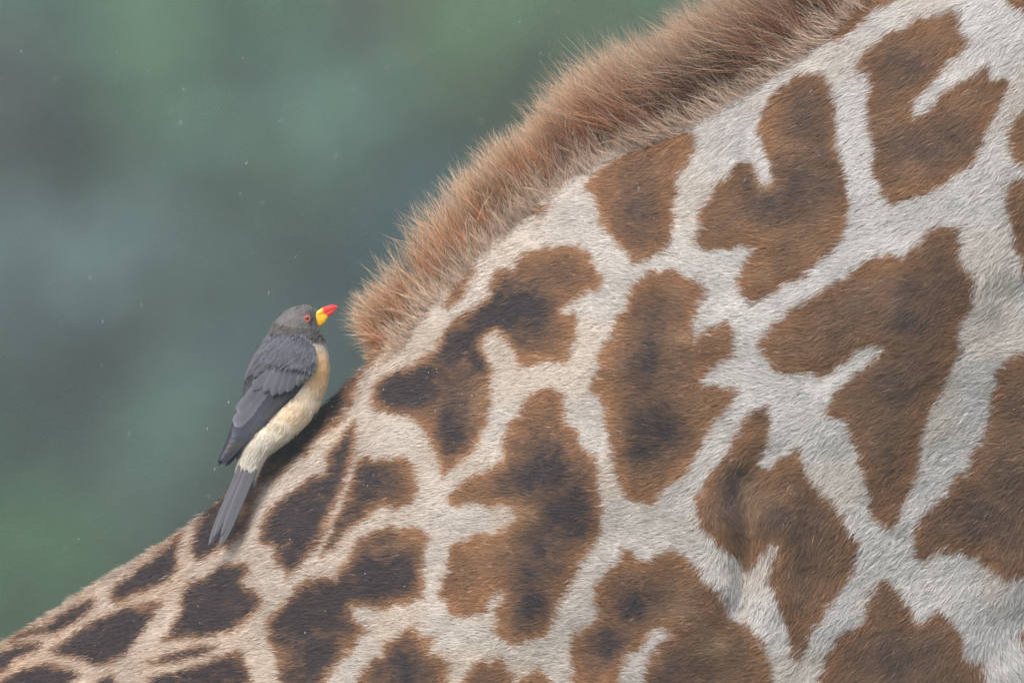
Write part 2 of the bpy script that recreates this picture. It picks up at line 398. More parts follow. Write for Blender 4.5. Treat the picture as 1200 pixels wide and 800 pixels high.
# dark smudges inside the patches (x, y, radius x, radius y, strength)
DARK = [(585,365,40,26,1),(545,400,38,22,1),(475,450,38,20,1),(533,490,16,32,.8),(560,410,20,30,.8),(640,545,24,34,.9),(662,600,28,38,.9),(632,560,34,20,.8),
        (622,690,16,44,.8),(640,640,28,30,.7),(755,415,18,40,.75),(765,505,26,28,1),(752,530,20,12,.9),(760,375,26,20,.7),(790,430,30,30,.35),(362,715,38,34,1),(440,672,44,17,1),
        (370,765,22,24,1),(330,725,20,18,.8),(350,610,45,60,1.1),(395,540,22,50,1.1),(412,600,32,32,1),(440,560,22,18,.85),(855,585,18,36,.75),(905,612,22,16,.5),
        (742,708,26,24,.95),(712,755,22,22,.85),(660,680,14,22,.4),(780,790,40,28,.6),(925,225,40,26,.75),(905,245,40,16,.55),(960,170,14,60,.45),(945,130,22,30,.5),
        (745,252,26,36,.5),(740,200,26,22,.35),(1062,370,24,40,.6),(1040,440,44,34,.55),(1060,80,40,24,.45),(1090,170,50,24,.45),(470,785,22,22,.9),(472,757,12,20,.6),
        (1160,610,60,36,.55),(1055,770,46,34,.6),(1045,700,16,26,.45),(1180,560,30,40,.5),(940,640,24,50,.3),(1185,480,18,40,.3),(535,335,10,16,.9),
        (590,330,40,24,.4),(650,320,26,20,.35),(850,255,26,22,.3),(1100,330,30,40,.35),(1010,360,60,26,.3),(1040,530,26,50,.3),(960,600,30,50,.3),(840,740,40,40,.35),
        (402,690,34,20,1),
        (345,520,60,30,.85),(395,480,36,24,.8),(250,620,30,34,.95),(175,668,46,26,1.2),(250,710,58,36,1.2),(125,745,60,30,1.2),(60,725,50,18,1.2),(10,770,44,14,1.2),
        (30,795,60,16,1.2),(215,768,46,10,1.2),(240,792,64,18,1.2),(122,800,14,10,1),(270,668,20,14,.9),(560,810,30,20,.4),(425,440,14,22,.5),(820,260,20,20,.15)]

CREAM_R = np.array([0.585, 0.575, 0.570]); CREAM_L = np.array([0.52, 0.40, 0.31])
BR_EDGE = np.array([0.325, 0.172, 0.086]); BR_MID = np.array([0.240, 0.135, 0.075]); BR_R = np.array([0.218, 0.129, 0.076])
DK = np.array([0.050, 0.040, 0.047])

def coat_colour(px, py, jitter=0.0):
    k_ = 1 - 0.55 * sstep(420, 200, px)
    x = px + k_ * (3.2 * N1(px / 9, py / 9) + 1.6 * N2(px / 4, py / 4)); y = py + k_ * (3.2 * N3(px / 9, py / 9) + 1.6 * N4(px / 4, py / 4))
    d = sdf(x, y) + jitter
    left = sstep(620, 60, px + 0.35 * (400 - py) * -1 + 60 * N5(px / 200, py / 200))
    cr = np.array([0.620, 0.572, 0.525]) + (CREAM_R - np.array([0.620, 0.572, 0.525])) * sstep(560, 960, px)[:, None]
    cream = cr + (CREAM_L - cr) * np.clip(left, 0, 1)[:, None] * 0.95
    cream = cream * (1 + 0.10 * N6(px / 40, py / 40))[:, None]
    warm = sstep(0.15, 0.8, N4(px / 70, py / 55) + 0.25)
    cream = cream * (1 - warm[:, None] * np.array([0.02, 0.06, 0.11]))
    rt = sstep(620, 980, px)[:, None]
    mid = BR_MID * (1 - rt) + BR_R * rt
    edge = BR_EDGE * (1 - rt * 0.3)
    tt = sstep(2, 34, d + 10 * N2(px / 26, py / 26))[:, None]
    brown = edge + (mid - edge) * tt
    brown = brown * (1 + 0.20 * N5(px / 30, py / 24) + 0.10 * N1(px / 11, py / 9))[:, None]
    dk = np.zeros(len(px))
    for (cx, cy, rx, ry, s) in DARK:
        q = ((x - cx) / rx) ** 2 + ((y - cy) / ry) ** 2
        dk = np.maximum(dk, s * np.exp(-q * (0.36 if cx < 700 else 0.55)) * (1 - 0.22 * sstep(560, 700, cx)))
    dk = dk * sstep(0, 14 - 7 * sstep(420, 250, px), d) * (1 + 0.35 * N3(px / 22, py / 22) + 0.28 * N1(px / 7, py / 5) + 0.22 * N6(px / 2.5, py / 2.5))
    brown = brown + (DK - brown) * np.clip(dk * 1.28, 0, 0.97)[:, None]
    # pale scuffs inside patches
    for (cx, cy, rx, ry, s) in [(838,757,16,14,.5),(795,720,14,12,.35),(893,218,12,10,.45),(880,590,18,22,.35),(610,600,14,12,.35),(1050,225,10,8,.0),(800,395,16,10,.4),(560,470,20,26,.25)]:
        q = np.exp(-(((px - cx) / rx) ** 2 + ((py - cy) / ry) ** 2))
        brown = brown + (np.array([0.42, 0.29, 0.18]) - brown) * (s * q)[:, None]
    m = sstep(-2.6, 2.6, d)[:, None]
    return cream * (1 - m) + brown * m

# ------------------------------------------------------------ giraffe body: rings from the back line to the belly line
RING = [ # back x, y | belly x, y | half width (m)
 (-2230,1790,-2210,1900,.03),(-2160,1650,-2150,2120,.15),(-2020,1530,-1980,2380,.24),(-1700,1380,-1600,2560,.28),(-1000,1150,-900,2660,.31),(-450,945,-150,2690,.31),
 (-150,830,260,2680,.29),(0,757,520,2650,.275),(110,687,800,2580,.26),(215,622,1000,2450,.245),(300,552,1150,2280,.23),(380,478,1270,2080,.215),(440,420,1360,1880,.205),
 (505,348,1430,1680,.195),(585,262,1490,1480,.188),(665,192,1530,1300,.18),(745,146,1565,1130,.175),(815,108,1600,990,.17),(880,70,1635,880,.165),(940,30,1670,770,.16),
 (1000,-12,1715,660,.155),(1060,-55,1765,550,.15),(1300,-225,1920,260,.14),(1800,-640,2290,-220,.115),(2400,-1210,2760,-860,.095),(2690,-1560,2960,-1290,.09),(2830,-1640,3000,-1290,.10),
 (3010,-1590,3060,-1240,.10),(3250,-1440,3200,-1180,.08),(3480,-1270,3400,-1070,.06),(3600,-1150,3500,-1010,.055),(3640,-1080,3570,-1010,.02)]
RING = np.array(RING, float)
us = []
for i in range(len(RING) - 1):
    L = np.hypot(*(RING[i + 1, :2] - RING[i, :2]))
    vis = 6 <= i <= 21
    k = max(3, int(L / (5 if vis else 45)))
    us += list(i + np.arange(k) / k)
us.append(len(RING) - 1.0)
us = np.array(us)
R5 = spline(RING, us)
th_near = np.pi * np.linspace(0, 1, 190) ** 1.35
th_far = -np.pi * (np.linspace(0, 1, 46) ** 1.35)[1:-1][::-1]
th = np.concatenate([th_far, th_near])          # far belly .. ridge .. near belly
TH = th[None, :]
tt = (1 - np.cos(TH)) / 2
BX = R5[:, 0:1] * (1 - tt) + R5[:, 2:3] * tt
BY = R5[:, 1:2] * (1 - tt) + R5[:, 3:4] * tt
sn = np.sin(TH)
sharp = 1.35 - 0.45 * sstep(0.0, 0.35, tt)
prof = np.sign(sn) * np.abs(sn) ** sharp
YY = -R5[:, 4:5] * prof

def seg_d(x, y, pts):
    d = np.full(x.shape, 1e9)
    for (ax, ay), (bx, by) in zip(pts[:-1], pts[1:]):
        ex, ey = bx - ax, by - ay
        t = np.clip(((x - ax) * ex + (y - ay) * ey) / (ex * ex + ey * ey), 0, 1)
        d = np.minimum(d, np.hypot(x - ax - t * ex, y - ay - t * ey))
    return d

def relief(x, y):
    """muscle, tendons and skin folds on the near side, metres towards the camera"""
    r = 0.006 * N4(x / 240, y / 260) + 0.009 * N1(x / 130, y / 150) + 0.0036 * N2(x / 55, y / 60) + 0.0008 * N3(x / 24, y / 24)
    g = lambda pts, wd, h: h * np.exp(-(seg_d(x, y, pts) / wd) ** 2)
    r += g([(872, 560), (878, 620), (872, 690), (868, 720)], 16, -0.009) + g([(835, 600), (842, 680)], 26, 0.008)
    r += g([(925, 560), (918, 700)], 24, 0.008)
    r += g([(435, 470), (412, 545), (388, 612), (368, 652), (335, 690), (300, 712)], 7, 0.004) + g([(425, 470), (400, 545), (376, 612), (350, 660)], 10, -0.003)
    r += g([(868, 96), (880, 130), (888, 200), (898, 222)], 13, -0.006) + g([(905, 110), (925, 190), (915, 240)], 22, 0.006) + g([(850, 130), (855, 190)], 22, 0.005)
    r += g([(1030, 412), (1000, 420), (960, 446)], 16, -0.003) + g([(890, 545), (920, 530)], 12, -0.003)
    r += g([(838, 757), (795, 720)], 18, 0.003) + g([(1180, 350), (1190, 420), (1150, 520)], 20, -0.004) + g([(1100, 240), (1060, 420), (1010, 560)], 60, 0.006)
    r += g([(700, 180), (560, 300), (470, 410), (440, 470)], 34, 0.006) + g([(655, 260), (560, 360), (480, 470)], 30, -0.004)
    return r
near = np.clip(sn, 0, 1) ** 0.8
viswt = sstep(-250, -50, BX) * sstep(1500, 1250, BX) * sstep(1150, 900, BY)
YY = YY - relief(BX, BY) * near * viswt
GV = W(BX, BY, YY)                          # [ns, nt, 3]
ns, ntt = GV.shape[:2]
ii, jj = np.meshgrid(np.arange(ns - 1), np.arange(ntt), indexing='ij')
q0 = ii * ntt + jj; q1 = ii * ntt + (jj + 1) % ntt
QF = np.stack([q0, q1, q1 + ntt, q0 + ntt], -1).reshape(-1, 4)
BV = GV.reshape(-1, 3)

# rest of the animal (legs, ears, horns), same skin mesh
def hp(px, py, y): return W(px, py, y)
extraV = []; extraQ = []; extraT = []
off = len(BV)
def add_tube(path, rad, n=10):
    global off
    v, f, t = tube(path, rad, n)
    extraV.append(v); extraQ.append(f + off); extraT.append(t + off); off += len(v)
for sgn in (-1, 1):
    fx = 0.30
    add_tube([(fx, .13 * sgn, 1.75), (fx + .02, .15 * sgn, 1.35), (fx, .15 * sgn, 0.98), (fx + .01, .15 * sgn, 0.86), (fx, .15 * sgn, 0.55), (fx, .15 * sgn, 0.22), (fx + .03, .15 * sgn, 0.11), (fx + .05, .15 * sgn, 0.0)],
             [.17, .12, .07, .075, .048, .045, .06, .085])
    rx = -1.52
    add_tube([(rx, .14 * sgn, 1.75), (rx + .08, .16 * sgn, 1.35), (rx + .02, .16 * sgn, 1.05), (rx - .10, .16 * sgn, 0.80), (rx - .08, .16 * sgn, 0.5), (rx - .06, .16 * sgn, 0.2), (rx - .03, .16 * sgn, 0.1), (rx - .01, .16 * sgn, 0.0)],
             [.2, .15, .09, .065, .045, .045, .06, .085])
    b = hp(2790, -1600, .05 * sgn); add_tube([b, b + (-.02, .02 * sgn, .08), b + (-.04, .03 * sgn, .15)], [.025, .018, .022])
    b = hp(2740, -1540, .08 * sgn); add_tube([b, b + (-.05, .07 * sgn, .03), b + (-.09, .15 * sgn, .05)], [.02, .04, .008])
allV = np.concatenate([BV] + extraV)
allQ = np.concatenate([QF] + extraQ); allT = np.concatenate(extraT)
cap0 = np.arange(ntt)[::-1][None, :]
apx, apy = PX(allV)
body_mat = attr_mat('giraffe_skin', rough=0.85, spec=0.1, noise=0.15, nscale=400)
BASE = (0.0, 0.0, 0.0)
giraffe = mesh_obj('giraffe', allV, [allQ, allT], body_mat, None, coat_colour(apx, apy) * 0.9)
tag(giraffe, 'giraffe neck and back with brown patches on pale fur', 'giraffe')

# ------------------------------------------------------------ sampling of hair roots on the skin
tri = np.concatenate([QF[:, [0, 1, 2]], QF[:, [0, 2, 3]]])
e1 = BV[tri[:, 1]] - BV[tri[:, 0]]; e2 = BV[tri[:, 2]] - BV[tri[:, 0]]
fn = np.cross(e1, e2); ar = np.linalg.norm(fn, axis=1) / 2
cen = BV[tri].mean(1)
if (fn[:, 1] * np.where(cen[:, 1] < 0, 1, 0)).sum() > 0:      # make normals point outwards
    fn = -fn
vn = np.zeros_like(BV)
for k in range(3): np.add.at(vn, tri[:, k], fn)
vn = norm(vn)
cpx, cpy = PX(cen)

MANE_BASE = np.array([(395,440),(418,432),(436,420),(475,392),(490,370),(515,340),(550,310),(565,290),(600,260),(640,225),(672,200),(725,170),(787,147),(840,122),(870,102),(925,67),(960,42),(985,22),(1005,0),(1060,-38),(1300,-200),(1800,-610)], float)
MANE_OUT = np.array([(440,440),(422,416),(406,388),(400,372),(411,342),(430,312),(445,282),(475,245),(500,222),(525,200),(550,178),(575,158),(600,142),(622,124),(637,112),(646,84),(664,96),(690,84),(725,66),(750,54),(767,36),(785,20),(820,4),(872,-30),(960,-84),(1060,-148),(1300,-318)], float)
def above_base(x, y):
    return np.interp(x, MANE_BASE[:, 0], MANE_BASE[:, 1]) - y   # >0 on the mane side

def sample(mask, n, weight=None):
    idx = np.nonzero(mask)[0]
    wgt = ar[idx] * (1 if weight is None else weight[idx])
    pick = rng.choice(idx, n, p=wgt / wgt.sum())
    a_ = rng.random(n); b_ = rng.random(n); fl = a_ + b_ > 1
    a_[fl] = 1 - a_[fl]; b_[fl] = 1 - b_[fl]
    t = tri[pick]
    P = BV[t[:, 0]] + a_[:, None] * (BV[t[:, 1]] - BV[t[:, 0]]) + b_[:, None] * (BV[t[:, 2]] - BV[t[:, 0]])
    Nn = norm(vn[t[:, 0]] * (1 - a_ - b_)[:, None] + vn[t[:, 1]] * a_[:, None] + vn[t[:, 2]] * b_[:, None])
    return P, Nn

# direction the hair tips point to, degrees in the side view, by place
FLOW = [(0,800,192),(150,690,200),(300,560,205),(250,760,190),(420,470,195),(450,600,180),(450,760,178),(560,420,182),(600,560,176),(560,300,195),(640,720,176),
        (700,240,172),(760,330,162),(840,300,158),(760,480,172),(800,640,165),(720,780,178),(850,140,245),(820,190,225),(900,160,205),(940,240,190),(950,330,196),(880,420,170),(900,480,195),
        (1000,420,202),(1050,520,208),(930,560,215),(960,640,235),(860,620,300),(872,680,275),(900,700,250),(940,760,230),(1000,90,218),(1080,60,225),(1150,30,235),(1080,170,212),(1160,200,222),(1180,320,232),
        (1130,400,205),(1180,450,190),(1150,560,205),(1100,640,210),(1060,740,215),(1140,720,228),(1190,780,290),(1200,640,240),(1020,250,200),(1060,330,210),(1000,700,225),(840,740,170),(880,780,190),(960,30,220),(880,90,225)]
FLOW = np.array(FLOW, float)
def flow(px, py):
    d2 = (px[:, None] - FLOW[None, :, 0]) ** 2 + (py[:, None] - FLOW[None, :, 1]) ** 2
    wt = 1 / (d2 + 900) ** 1.6
    an = np.radians(FLOW[:, 2])
    return np.arctan2((wt * np.sin(an)).sum(1), (wt * np.cos(an)).sum(1))

def flow_big(px, py):
    out = np.empty(len(px))
    for s in range(0, len(px), 50000): out[s:s + 50000] = flow(px[s:s + 50000], py[s:s + 50000])
    return out

mane_mat = attr_mat('mane_hair', rough=0.7, spec=0.08, transl=0.30)
hair_mat = attr_mat('giraffe_hair', rough=0.6, spec=0.12, transl=0.22)

def coat(n):
    nearside = cen[:, 1] < 0
    ridge = (~nearside) & (ar > 0) & (np.abs(cen[:, 1]) < 0.05)
    m = (cpx > -70) & (cpx < 1270) & (cpy > -60) & (cpy < 870) & (nearside | ridge)
    inner = (cpx > -15) & (cpx < 1215) & (cpy > -15) & (cpy < 815) & nearside
    wgt = np.where(inner, 1.0, 0.45)
    P, Nn = sample(m, n, wgt)
    px, py = PX(P)
    an = flow_big(px, py)
    an += 0.26 * N1(px / 17, py / 17) + 0.24 * N2(px / 6, py / 6) + rng.normal(0, 0.17, n)
    d = np.stack([np.cos(an), np.zeros(n), np.sin(an)], -1)
    d = norm(d - Nn * (d * Nn).sum(1, keepdims=True))
    dist_left = sstep(420, 60, px + 0.5 * (py - 560))
    L = 0.0076 + 0.0018 * sstep(700, 1100, px) - 0.0012 * np.clip(dist_left, 0, 1)
    L = L * (1 + 0.22 * N3(px / 12, py / 12)) * rng.uniform(0.6, 1.2, n)
    sh = 0.66 * L / S
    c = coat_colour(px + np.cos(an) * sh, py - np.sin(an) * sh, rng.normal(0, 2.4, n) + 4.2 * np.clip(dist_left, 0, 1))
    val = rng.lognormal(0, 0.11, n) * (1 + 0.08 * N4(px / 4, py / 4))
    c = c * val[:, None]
    brown = c.mean(1) < 0.3
    stray = (rng.random(n) < 0.015) & brown                  # pale guard hairs in the dark patches
    c[stray] = c[stray] * 2.0 + np.array([0.06, 0.045, 0.03])
    c1 = np.clip(c * np.where(brown, 1.16, 1.04)[:, None] + 0.006, 0, 0.9)
    lift0 = np.radians(np.clip(rng.normal(22, 7, n) + 8 * N5(px / 15, py / 15), 6, 60))
    lift1 = np.radians(rng.normal(3, 9, n))
    edge_ = sstep(0.45, 0.85, np.abs(Nn[:, 2])) * sstep(0.5, 0.2, np.abs(Nn[:, 1]))
    lift0 = lift0 + edge_ * np.radians(rng.uniform(0, 38, n)); lift1 = lift1 + edge_ * np.radians(rng.uniform(0, 30, n)); L = L * (1 + 0.25 * edge_)
    o = strands('coat', hair_mat, giraffe, P - Nn * 0.0004, d, Nn, L, lift0, lift1, rng.uniform(0.00030, 0.0006, n), c, c1, 2,
                rng.normal(0, 0.30, n), rng.normal(0, 0.25, n))
    o['kind'] = 'stuff'
    o['label'] = 'short brown and cream hair of the coat'
coat(515000)

def ray_out(x, y, dx, dy):
    """distance in px along (dx,dy) to the traced outer edge of the mane"""
    best = np.full(len(x), 1e9)
    for (ax, ay), (bx, by) in zip(MANE_OUT[:-1], MANE_OUT[1:]):
        ex, ey = bx - ax, by - ay
        den = dx * ey - dy * ex
        den = np.where(np.abs(den) < 1e-6, 1e-6, den)
        t = ((ax - x) * ey - (ay - y) * ex) / den
        u = ((ax - x) * dy - (ay - y) * dx) / den
        ok = (u >= -0.02) & (u <= 1.02) & (t > 3)
        best = np.where(ok & (t < best), t, best)
    return best

MA_X = [430, 445, 458, 478, 520, 580, 640, 700, 760, 820, 900, 1000, 1300]
MA_A = [188, 172, 160, 146, 134, 128, 129, 135, 146, 151, 152, 152, 150]
def mane(n):
    hgt = above_base(cpx, cpy)
    m = (cpx > 436) & (cpx < 1250) & (hgt > -24) & (np.abs(cen[:, 1]) < 0.055) & (cpy > -260)
    P, Nn = sample(m, n, 1 + 1.8 * sstep(540, 450, cpx))
    px, py = PX(P)
    h = above_base(px, py)
    an = np.radians(np.interp(px, MA_X, MA_A))
    # every hair belongs to a lock; locks have their own lean, length and shade, and their hairs draw together at the tip
    u_ = (px * 0.83 - py * 0.56); v_ = (px * 0.56 + py * 0.83)
    nearf = sstep(38, -8, h)                  # 1 at the near lower edge of the mane
    cs = 10.0
    best = np.full(n, 1e9); lid = np.zeros(n, int); lx = np.zeros(n); ly = np.zeros(n)
    cu = np.floor(u_ / cs).astype(int); cv = np.floor(v_ / cs).astype(int)
    sd_ = (P[:, 1] > 0.004).astype(int) * 77
    for du in (-1, 0, 1):
        for dv in (-1, 0, 1):
            iu = cu + du; iv = cv + dv
            ku = (iu + 0.5 + 0.45 * N1.g[iu % 256, (iv + sd_) % 256]) * cs; kv = (iv + 0.5 + 0.45 * N2.g[iu % 256, (iv + sd_) % 256]) * cs
            dd = (ku - u_) ** 2 + (kv - v_) ** 2
            nb = dd < best
            best = np.where(nb, dd, best); lid = np.where(nb, (iu % 256) * 256 + (iv + sd_) % 256, lid); lx = np.where(nb, ku - u_, lx); ly = np.where(nb, kv - v_, ly)
    rl = lambda g: g.ravel()[lid]
    an += 0.20 * N1(px / 40, py / 40) + 0.20 * rl(N3.g) + rng.normal(0, 0.13, n)
    d = np.stack([np.cos(an), np.zeros(n), np.sin(an)], -1)
    D = ray_out(px, py, np.cos(an), -np.sin(an))
    D = np.where(D > 170, 95, D)
    fr = np.where(rng.random(n) < 0.74, rng.beta(7, 1.3, n), rng.beta(2, 1.2, n))
    L = D * S * np.clip(0.24 + 0.80 * fr, 0.28, 1.04) * (1 + 0.17 * rl(N4.g) + 0.17 * N4(px / 17, py / 17) + 0.08 * N5(px / 45, py / 45))
    keep = (h > -6) | (rng.random(n) < 0.5 * sstep(-24, -4, h))
    lowf = (rng.random(n) < (0.85 - 0.25 * sstep(560, 800, px)) * nearf) | (h < -4)
    L = np.where(lowf, np.clip(L * rng.uniform(0.2, 0.62, n), 0.006, 0.05) * np.where(h < -4, 0.6, 1.0), L)
    L = np.where(keep, L, 0.0008)
    side = np.where(P[:, 1] < 0, -1.0, 1.0)
    d[:, 1] = np.clip(P[:, 1] / 0.05, -1, 1) * 0.34 + rng.normal(0, 0.09, n) + 0.24 * rl(N5.g)
    # draw the tips of a lock together
    pull = 0.36 * (1 - 0.6 * lowf)
    mx_ = (lx * 0.83 + ly * 0.56) * S; mz_ = -(-lx * 0.56 + ly * 0.83) * S
    d = d * L[:, None] + np.stack([mx_, 0 * mx_, mz_], -1) * pull[:, None]
    d = norm(d)
    up = np.stack([np.zeros(n), side * 0.55, np.ones(n)], -1)
    up = norm(up - d * (up * d).sum(1, keepdims=True))
    rt = sstep(540, 800, px)[:, None]
    rust = np.array([0.48, 0.208, 0.086]) * (1 - rt) + np.array([0.265, 0.096, 0.044]) * rt
    val = rng.lognormal(0, 0.34, n) * (1 + 0.48 * rl(N6.g)) * (1 + 0.22 * N1(px / 34, py / 30))
    c0 = rust * val[:, None]
    pale = np.array([0.64, 0.50, 0.42])
    c0 = np.where(lowf[:, None], pale * rng.uniform(0.75, 1.15, (n, 1)), c0)
    tipmix = np.clip(rng.normal(0.9, 0.25, n), 0, 1)[:, None] * (1 - 0.18 * rt) * np.where(fr > 0.66, 1, 0.22)[:, None]
    c1 = c0 * (1 - tipmix) + np.array([0.98, 0.81, 0.61]) * tipmix
    o = strands('mane', mane_mat, giraffe, P - Nn * 0.001, d, up, L, np.radians(rng.normal(-6, 9, n)), np.radians(rng.normal(14, 24, n)), rng.uniform(0.00032, 0.00068, n), c0, c1, 4,
                rng.uniform(-1.3, 1.3, n), rng.normal(0, 0.25, n), brk=0.34)
    o['kind'] = 'stuff'
    o['label'] = 'upright rusty brown mane with pale tips'
mane(96000)
GBVH = BVHTree.FromPolygons([Vector(v) for v in BV], [tuple(int(k) for k in f) for f in QF])

def skin_y(px, py):
    """depth of the giraffe's near skin at a photo position (None off the animal)"""
    o = Vector((0, -CD, ZC)); p = Vector(W(px, py, 0.0))
    r = GBVH.ray_cast(o, (p - o).normalized())
    return None if r[0] is None else r[0].y

# ------------------------------------------------------------ the bird
def bird():
    K = S                                   # metres per photo px
    def y0(py):                             # midplane of the bird leans a little to the camera towards the tail
        return np.interp(py, [350, 470, 560, 650], [-0.020, -0.026, -0.046, -0.075])
    SEC = np.array([ # dorsal x,y | ventral x,y | half width px
     (373,366,370.5,379,2.0),(370.5,362,371,384.5,4.6),(366.5,359.4,374,388.5,8.6),(360,357.2,376.5,392,12.6),(350,357,378.5,395,16),(341,360.5,380,398,17.5),(332,366,381,402,18.6),
     (324.5,374,382.5,407,20),(319,382.5,384,413,22),(313,392,385.3,420,25),(304,403,386,429,28.5),(296,415,385.5,440,31),(290,428,383.5,452,32.5),(287,441,379,466,32),(285.5,456,371,483,30.5),
     (284,472,358,499,27.5),(282.5,488,343,513,24),(281,504,328,524,20),(279.5,520,315,534,16),(278.5,536,307,546,12),(277.5,550,302.5,556,8.5),(276.5,560,299.5,564,5),(276.5,566,297,569,2)], float)
    u = np.linspace(0, len(SEC) - 1, 130)
    R = spline(SEC, u)
    nth = 48
    th = np.arange(nth) * 2 * np.pi / nth
    t = (1 - np.cos(th)) / 2
    X = R[:, 0:1] * (1 - t) + R[:, 2:3] * t; Y = R[:, 1:2] * (1 - t) + R[:, 3:4] * t
    Dp = -R[:, 4:5] * K * np.sin(th)[None, :] * (1 + 0.03 * N1(X / 9, Y / 9))
    P = W(X, Y, y0(Y) + Dp)
    n_s = len(u)
    i, j = np.meshgrid(np.arange(n_s - 1), np.arange(nth), indexing='ij')
    a0 = i * nth + j; a1 = i * nth + (j + 1) % nth
    F = np.stack([a0, a0 + nth, a1 + nth, a1], -1).reshape(-1, 4)
    V = P.reshape(-1, 3)
    k = len(V)
    V = np.concatenate([V, P[:1].mean(1), P[-1:].mean(1)])
    T = np.concatenate([np.stack([np.full(nth, k), np.arange(nth), (np.arange(nth) + 1) % nth], -1),
                        np.stack([np.full(nth, k + 1), (n_s - 1) * nth + (np.arange(nth) + 1) % nth, (n_s - 1) * nth + np.arange(nth)], -1)])
    HEAD = np.array([0.150, 0.143, 0.143]); FACE = np.array([0.070, 0.067, 0.070]); BACK = np.array([0.100, 0.101, 0.117])
    BUFF = np.array([0.86, 0.59, 0.32]); CREAM = np.array([0.82, 0.74, 0.62]); VENT = np.array([0.68, 0.64, 0.57]); THROAT = np.array([0.44, 0.41, 0.39])
    def plum(px, py):
        """plumage colour by place on the body"""
        n_ = len(px)
        c = np.tile(HEAD, (n_, 1))
        f = np.exp(-(((px - 369) / 11) ** 2 + ((py - 375) / 13) ** 2)); c = c + (FACE - c) * np.clip(f * 1.1, 0, 1)[:, None]
        # line that parts the grey hood from the pale front and the mantle
        wob = 2.0 * N2(px / 5, py / 5)
        below = py + wob - np.interp(px, [300, 320, 340, 356, 370, 380, 392], [384, 391, 397, 396.5, 398, 396, 390])
        dors = np.interp(py, [385, 400, 430, 460, 490, 520, 545, 560], [352, 362, 364, 346, 318, 288, 272, 268])     # x of the border mantle / belly
        vent = sstep(-3, 3, px - dors + 2 * N3(px / 4, py / 4))
        front = np.tile(CREAM, (n_, 1))
        bf = np.exp(-(((px - 372) / 20) ** 2 + ((py - 432) / 26) ** 2)) + 0.45 * np.exp(-(((px - 345) / 20) ** 2 + ((py - 485) / 18) ** 2))
        front = front + (BUFF - front) * np.clip(bf * 1.2, 0, 1)[:, None]
        vt = sstep(488, 535, py)[:, None]; front = front * (1 - vt) + VENT * vt
        th_ = np.exp(-(((px - 377) / 15) ** 2 + ((py - 397) / 12) ** 2))[:, None]; front = front + (THROAT - front) * np.clip(th_ * 1.2, 0, 1)
        rim = sstep(381, 386, px)[:, None] * sstep(440, 400, py)[:, None]; front = front + (np.array([.58, .55, .52]) - front) * rim * 0.7
        tail = sstep(548, 566, py)[:, None]; front = front + (np.array([0.15, 0.145, 0.155]) - front) * tail
        low = np.tile(BACK, (n_, 1)) * (1 - vent[:, None]) + front * vent[:, None]
        b = sstep(-1.5, 2.5, below)[:, None]
        c = c * (1 - b) + low * b
        return c * (1 + 0.08 * N4(px / 3, py / 3) + 0.05 * N5(px / 8, py / 8))[:, None]
    px, py = PX(V)
    root = bpy.data.objects.new('oxpecker', None)
    COL.objects.link(root)
    root.location = W(345, 505, -0.03)
    root['label'] = 'small grey bird with red and yellow bill perched on the giraffe'
    root['category'] = 'bird'
    bpy.context.view_layer.update()
    base = np.array(root.location)
    def part(name, V, F, mat, parent=root, col=None, smooth=True):
        o = mesh_obj(name, V, F, mat, parent, col, smooth, loc=base)
        return o
    plm = attr_mat('plumage', rough=0.9, spec=0.1, noise=0.10, nscale=500, bump=0.5, sheen=0.15)
    fea = attr_mat('flight_feather', rough=0.75, spec=0.15, noise=0.07, nscale=700, bump=0.35)
    horn = attr_mat('bill_horn', rough=0.28, spec=0.5, noise=0.05, nscale=600, coat=0.3)
    bodyo = part('body', V, [F, T], plm, root, plum(px, py))

    # soft plumage on head, neck and underparts
    bt = np.concatenate([F[:, [0, 1, 2]], F[:, [0, 2, 3]]])
    fn_ = np.cross(V[bt[:, 1]] - V[bt[:, 0]], V[bt[:, 2]] - V[bt[:, 0]])
    ctr = V[bt].mean(1); outw = ctr - np.stack([ctr[:, 0], y0(PX(ctr)[1]), ctr[:, 2]], -1)
    if (fn_[:, 1] * outw[:, 1]).sum() < 0: fn_ = -fn_
    ar_ = np.linalg.norm(fn_, axis=1)
    bvn = np.zeros_like(V)
    for q in range(3): np.add.at(bvn, bt[:, q], fn_)
    bvn = norm(bvn)
    n = 34000
    pk = rng.choice(len(bt), n, p=ar_ / ar_.sum())
    a_ = rng.random(n); b_ = rng.random(n); fl = a_ + b_ > 1; a_[fl] = 1 - a_[fl]; b_[fl] = 1 - b_[fl]
    tq = bt[pk]
    RP = V[tq[:, 0]] + a_[:, None] * (V[tq[:, 1]] - V[tq[:, 0]]) + b_[:, None] * (V[tq[:, 2]] - V[tq[:, 0]])
    RN = norm(bvn[tq[:, 0]] * (1 - a_ - b_)[:, None] + bvn[tq[:, 1]] * a_[:, None] + bvn[tq[:, 2]] * b_[:, None])
    rx, ry = PX(RP)
    eye = np.hypot(rx - 360.2, ry - 373.2) > 5.0
    keep = eye & ~((rx > 367) & (ry < 384) & (rx > 366.5 + (384 - ry) * 0.2))
    RP, RN, rx, ry = RP[keep], RN[keep], rx[keep], ry[keep]; n = len(RP)
    FX = np.array([(376,372,180),(360,360,192),(345,362,205),(330,372,222),(322,390,240),(360,385,205),(350,392,215),(375,390,250),(380,410,265),(372,440,255),(355,470,240),(335,500,232),(310,520,238),(290,550,250),(300,420,235),(320,410,235)], float)
    wt = 1 / ((rx[:, None] - FX[:, 0]) ** 2 + (ry[:, None] - FX[:, 1]) ** 2 + 60) ** 1.6
    an = np.arctan2((wt * np.sin(np.radians(FX[:, 2]))).sum(1), (wt * np.cos(np.radians(FX[:, 2]))).sum(1))
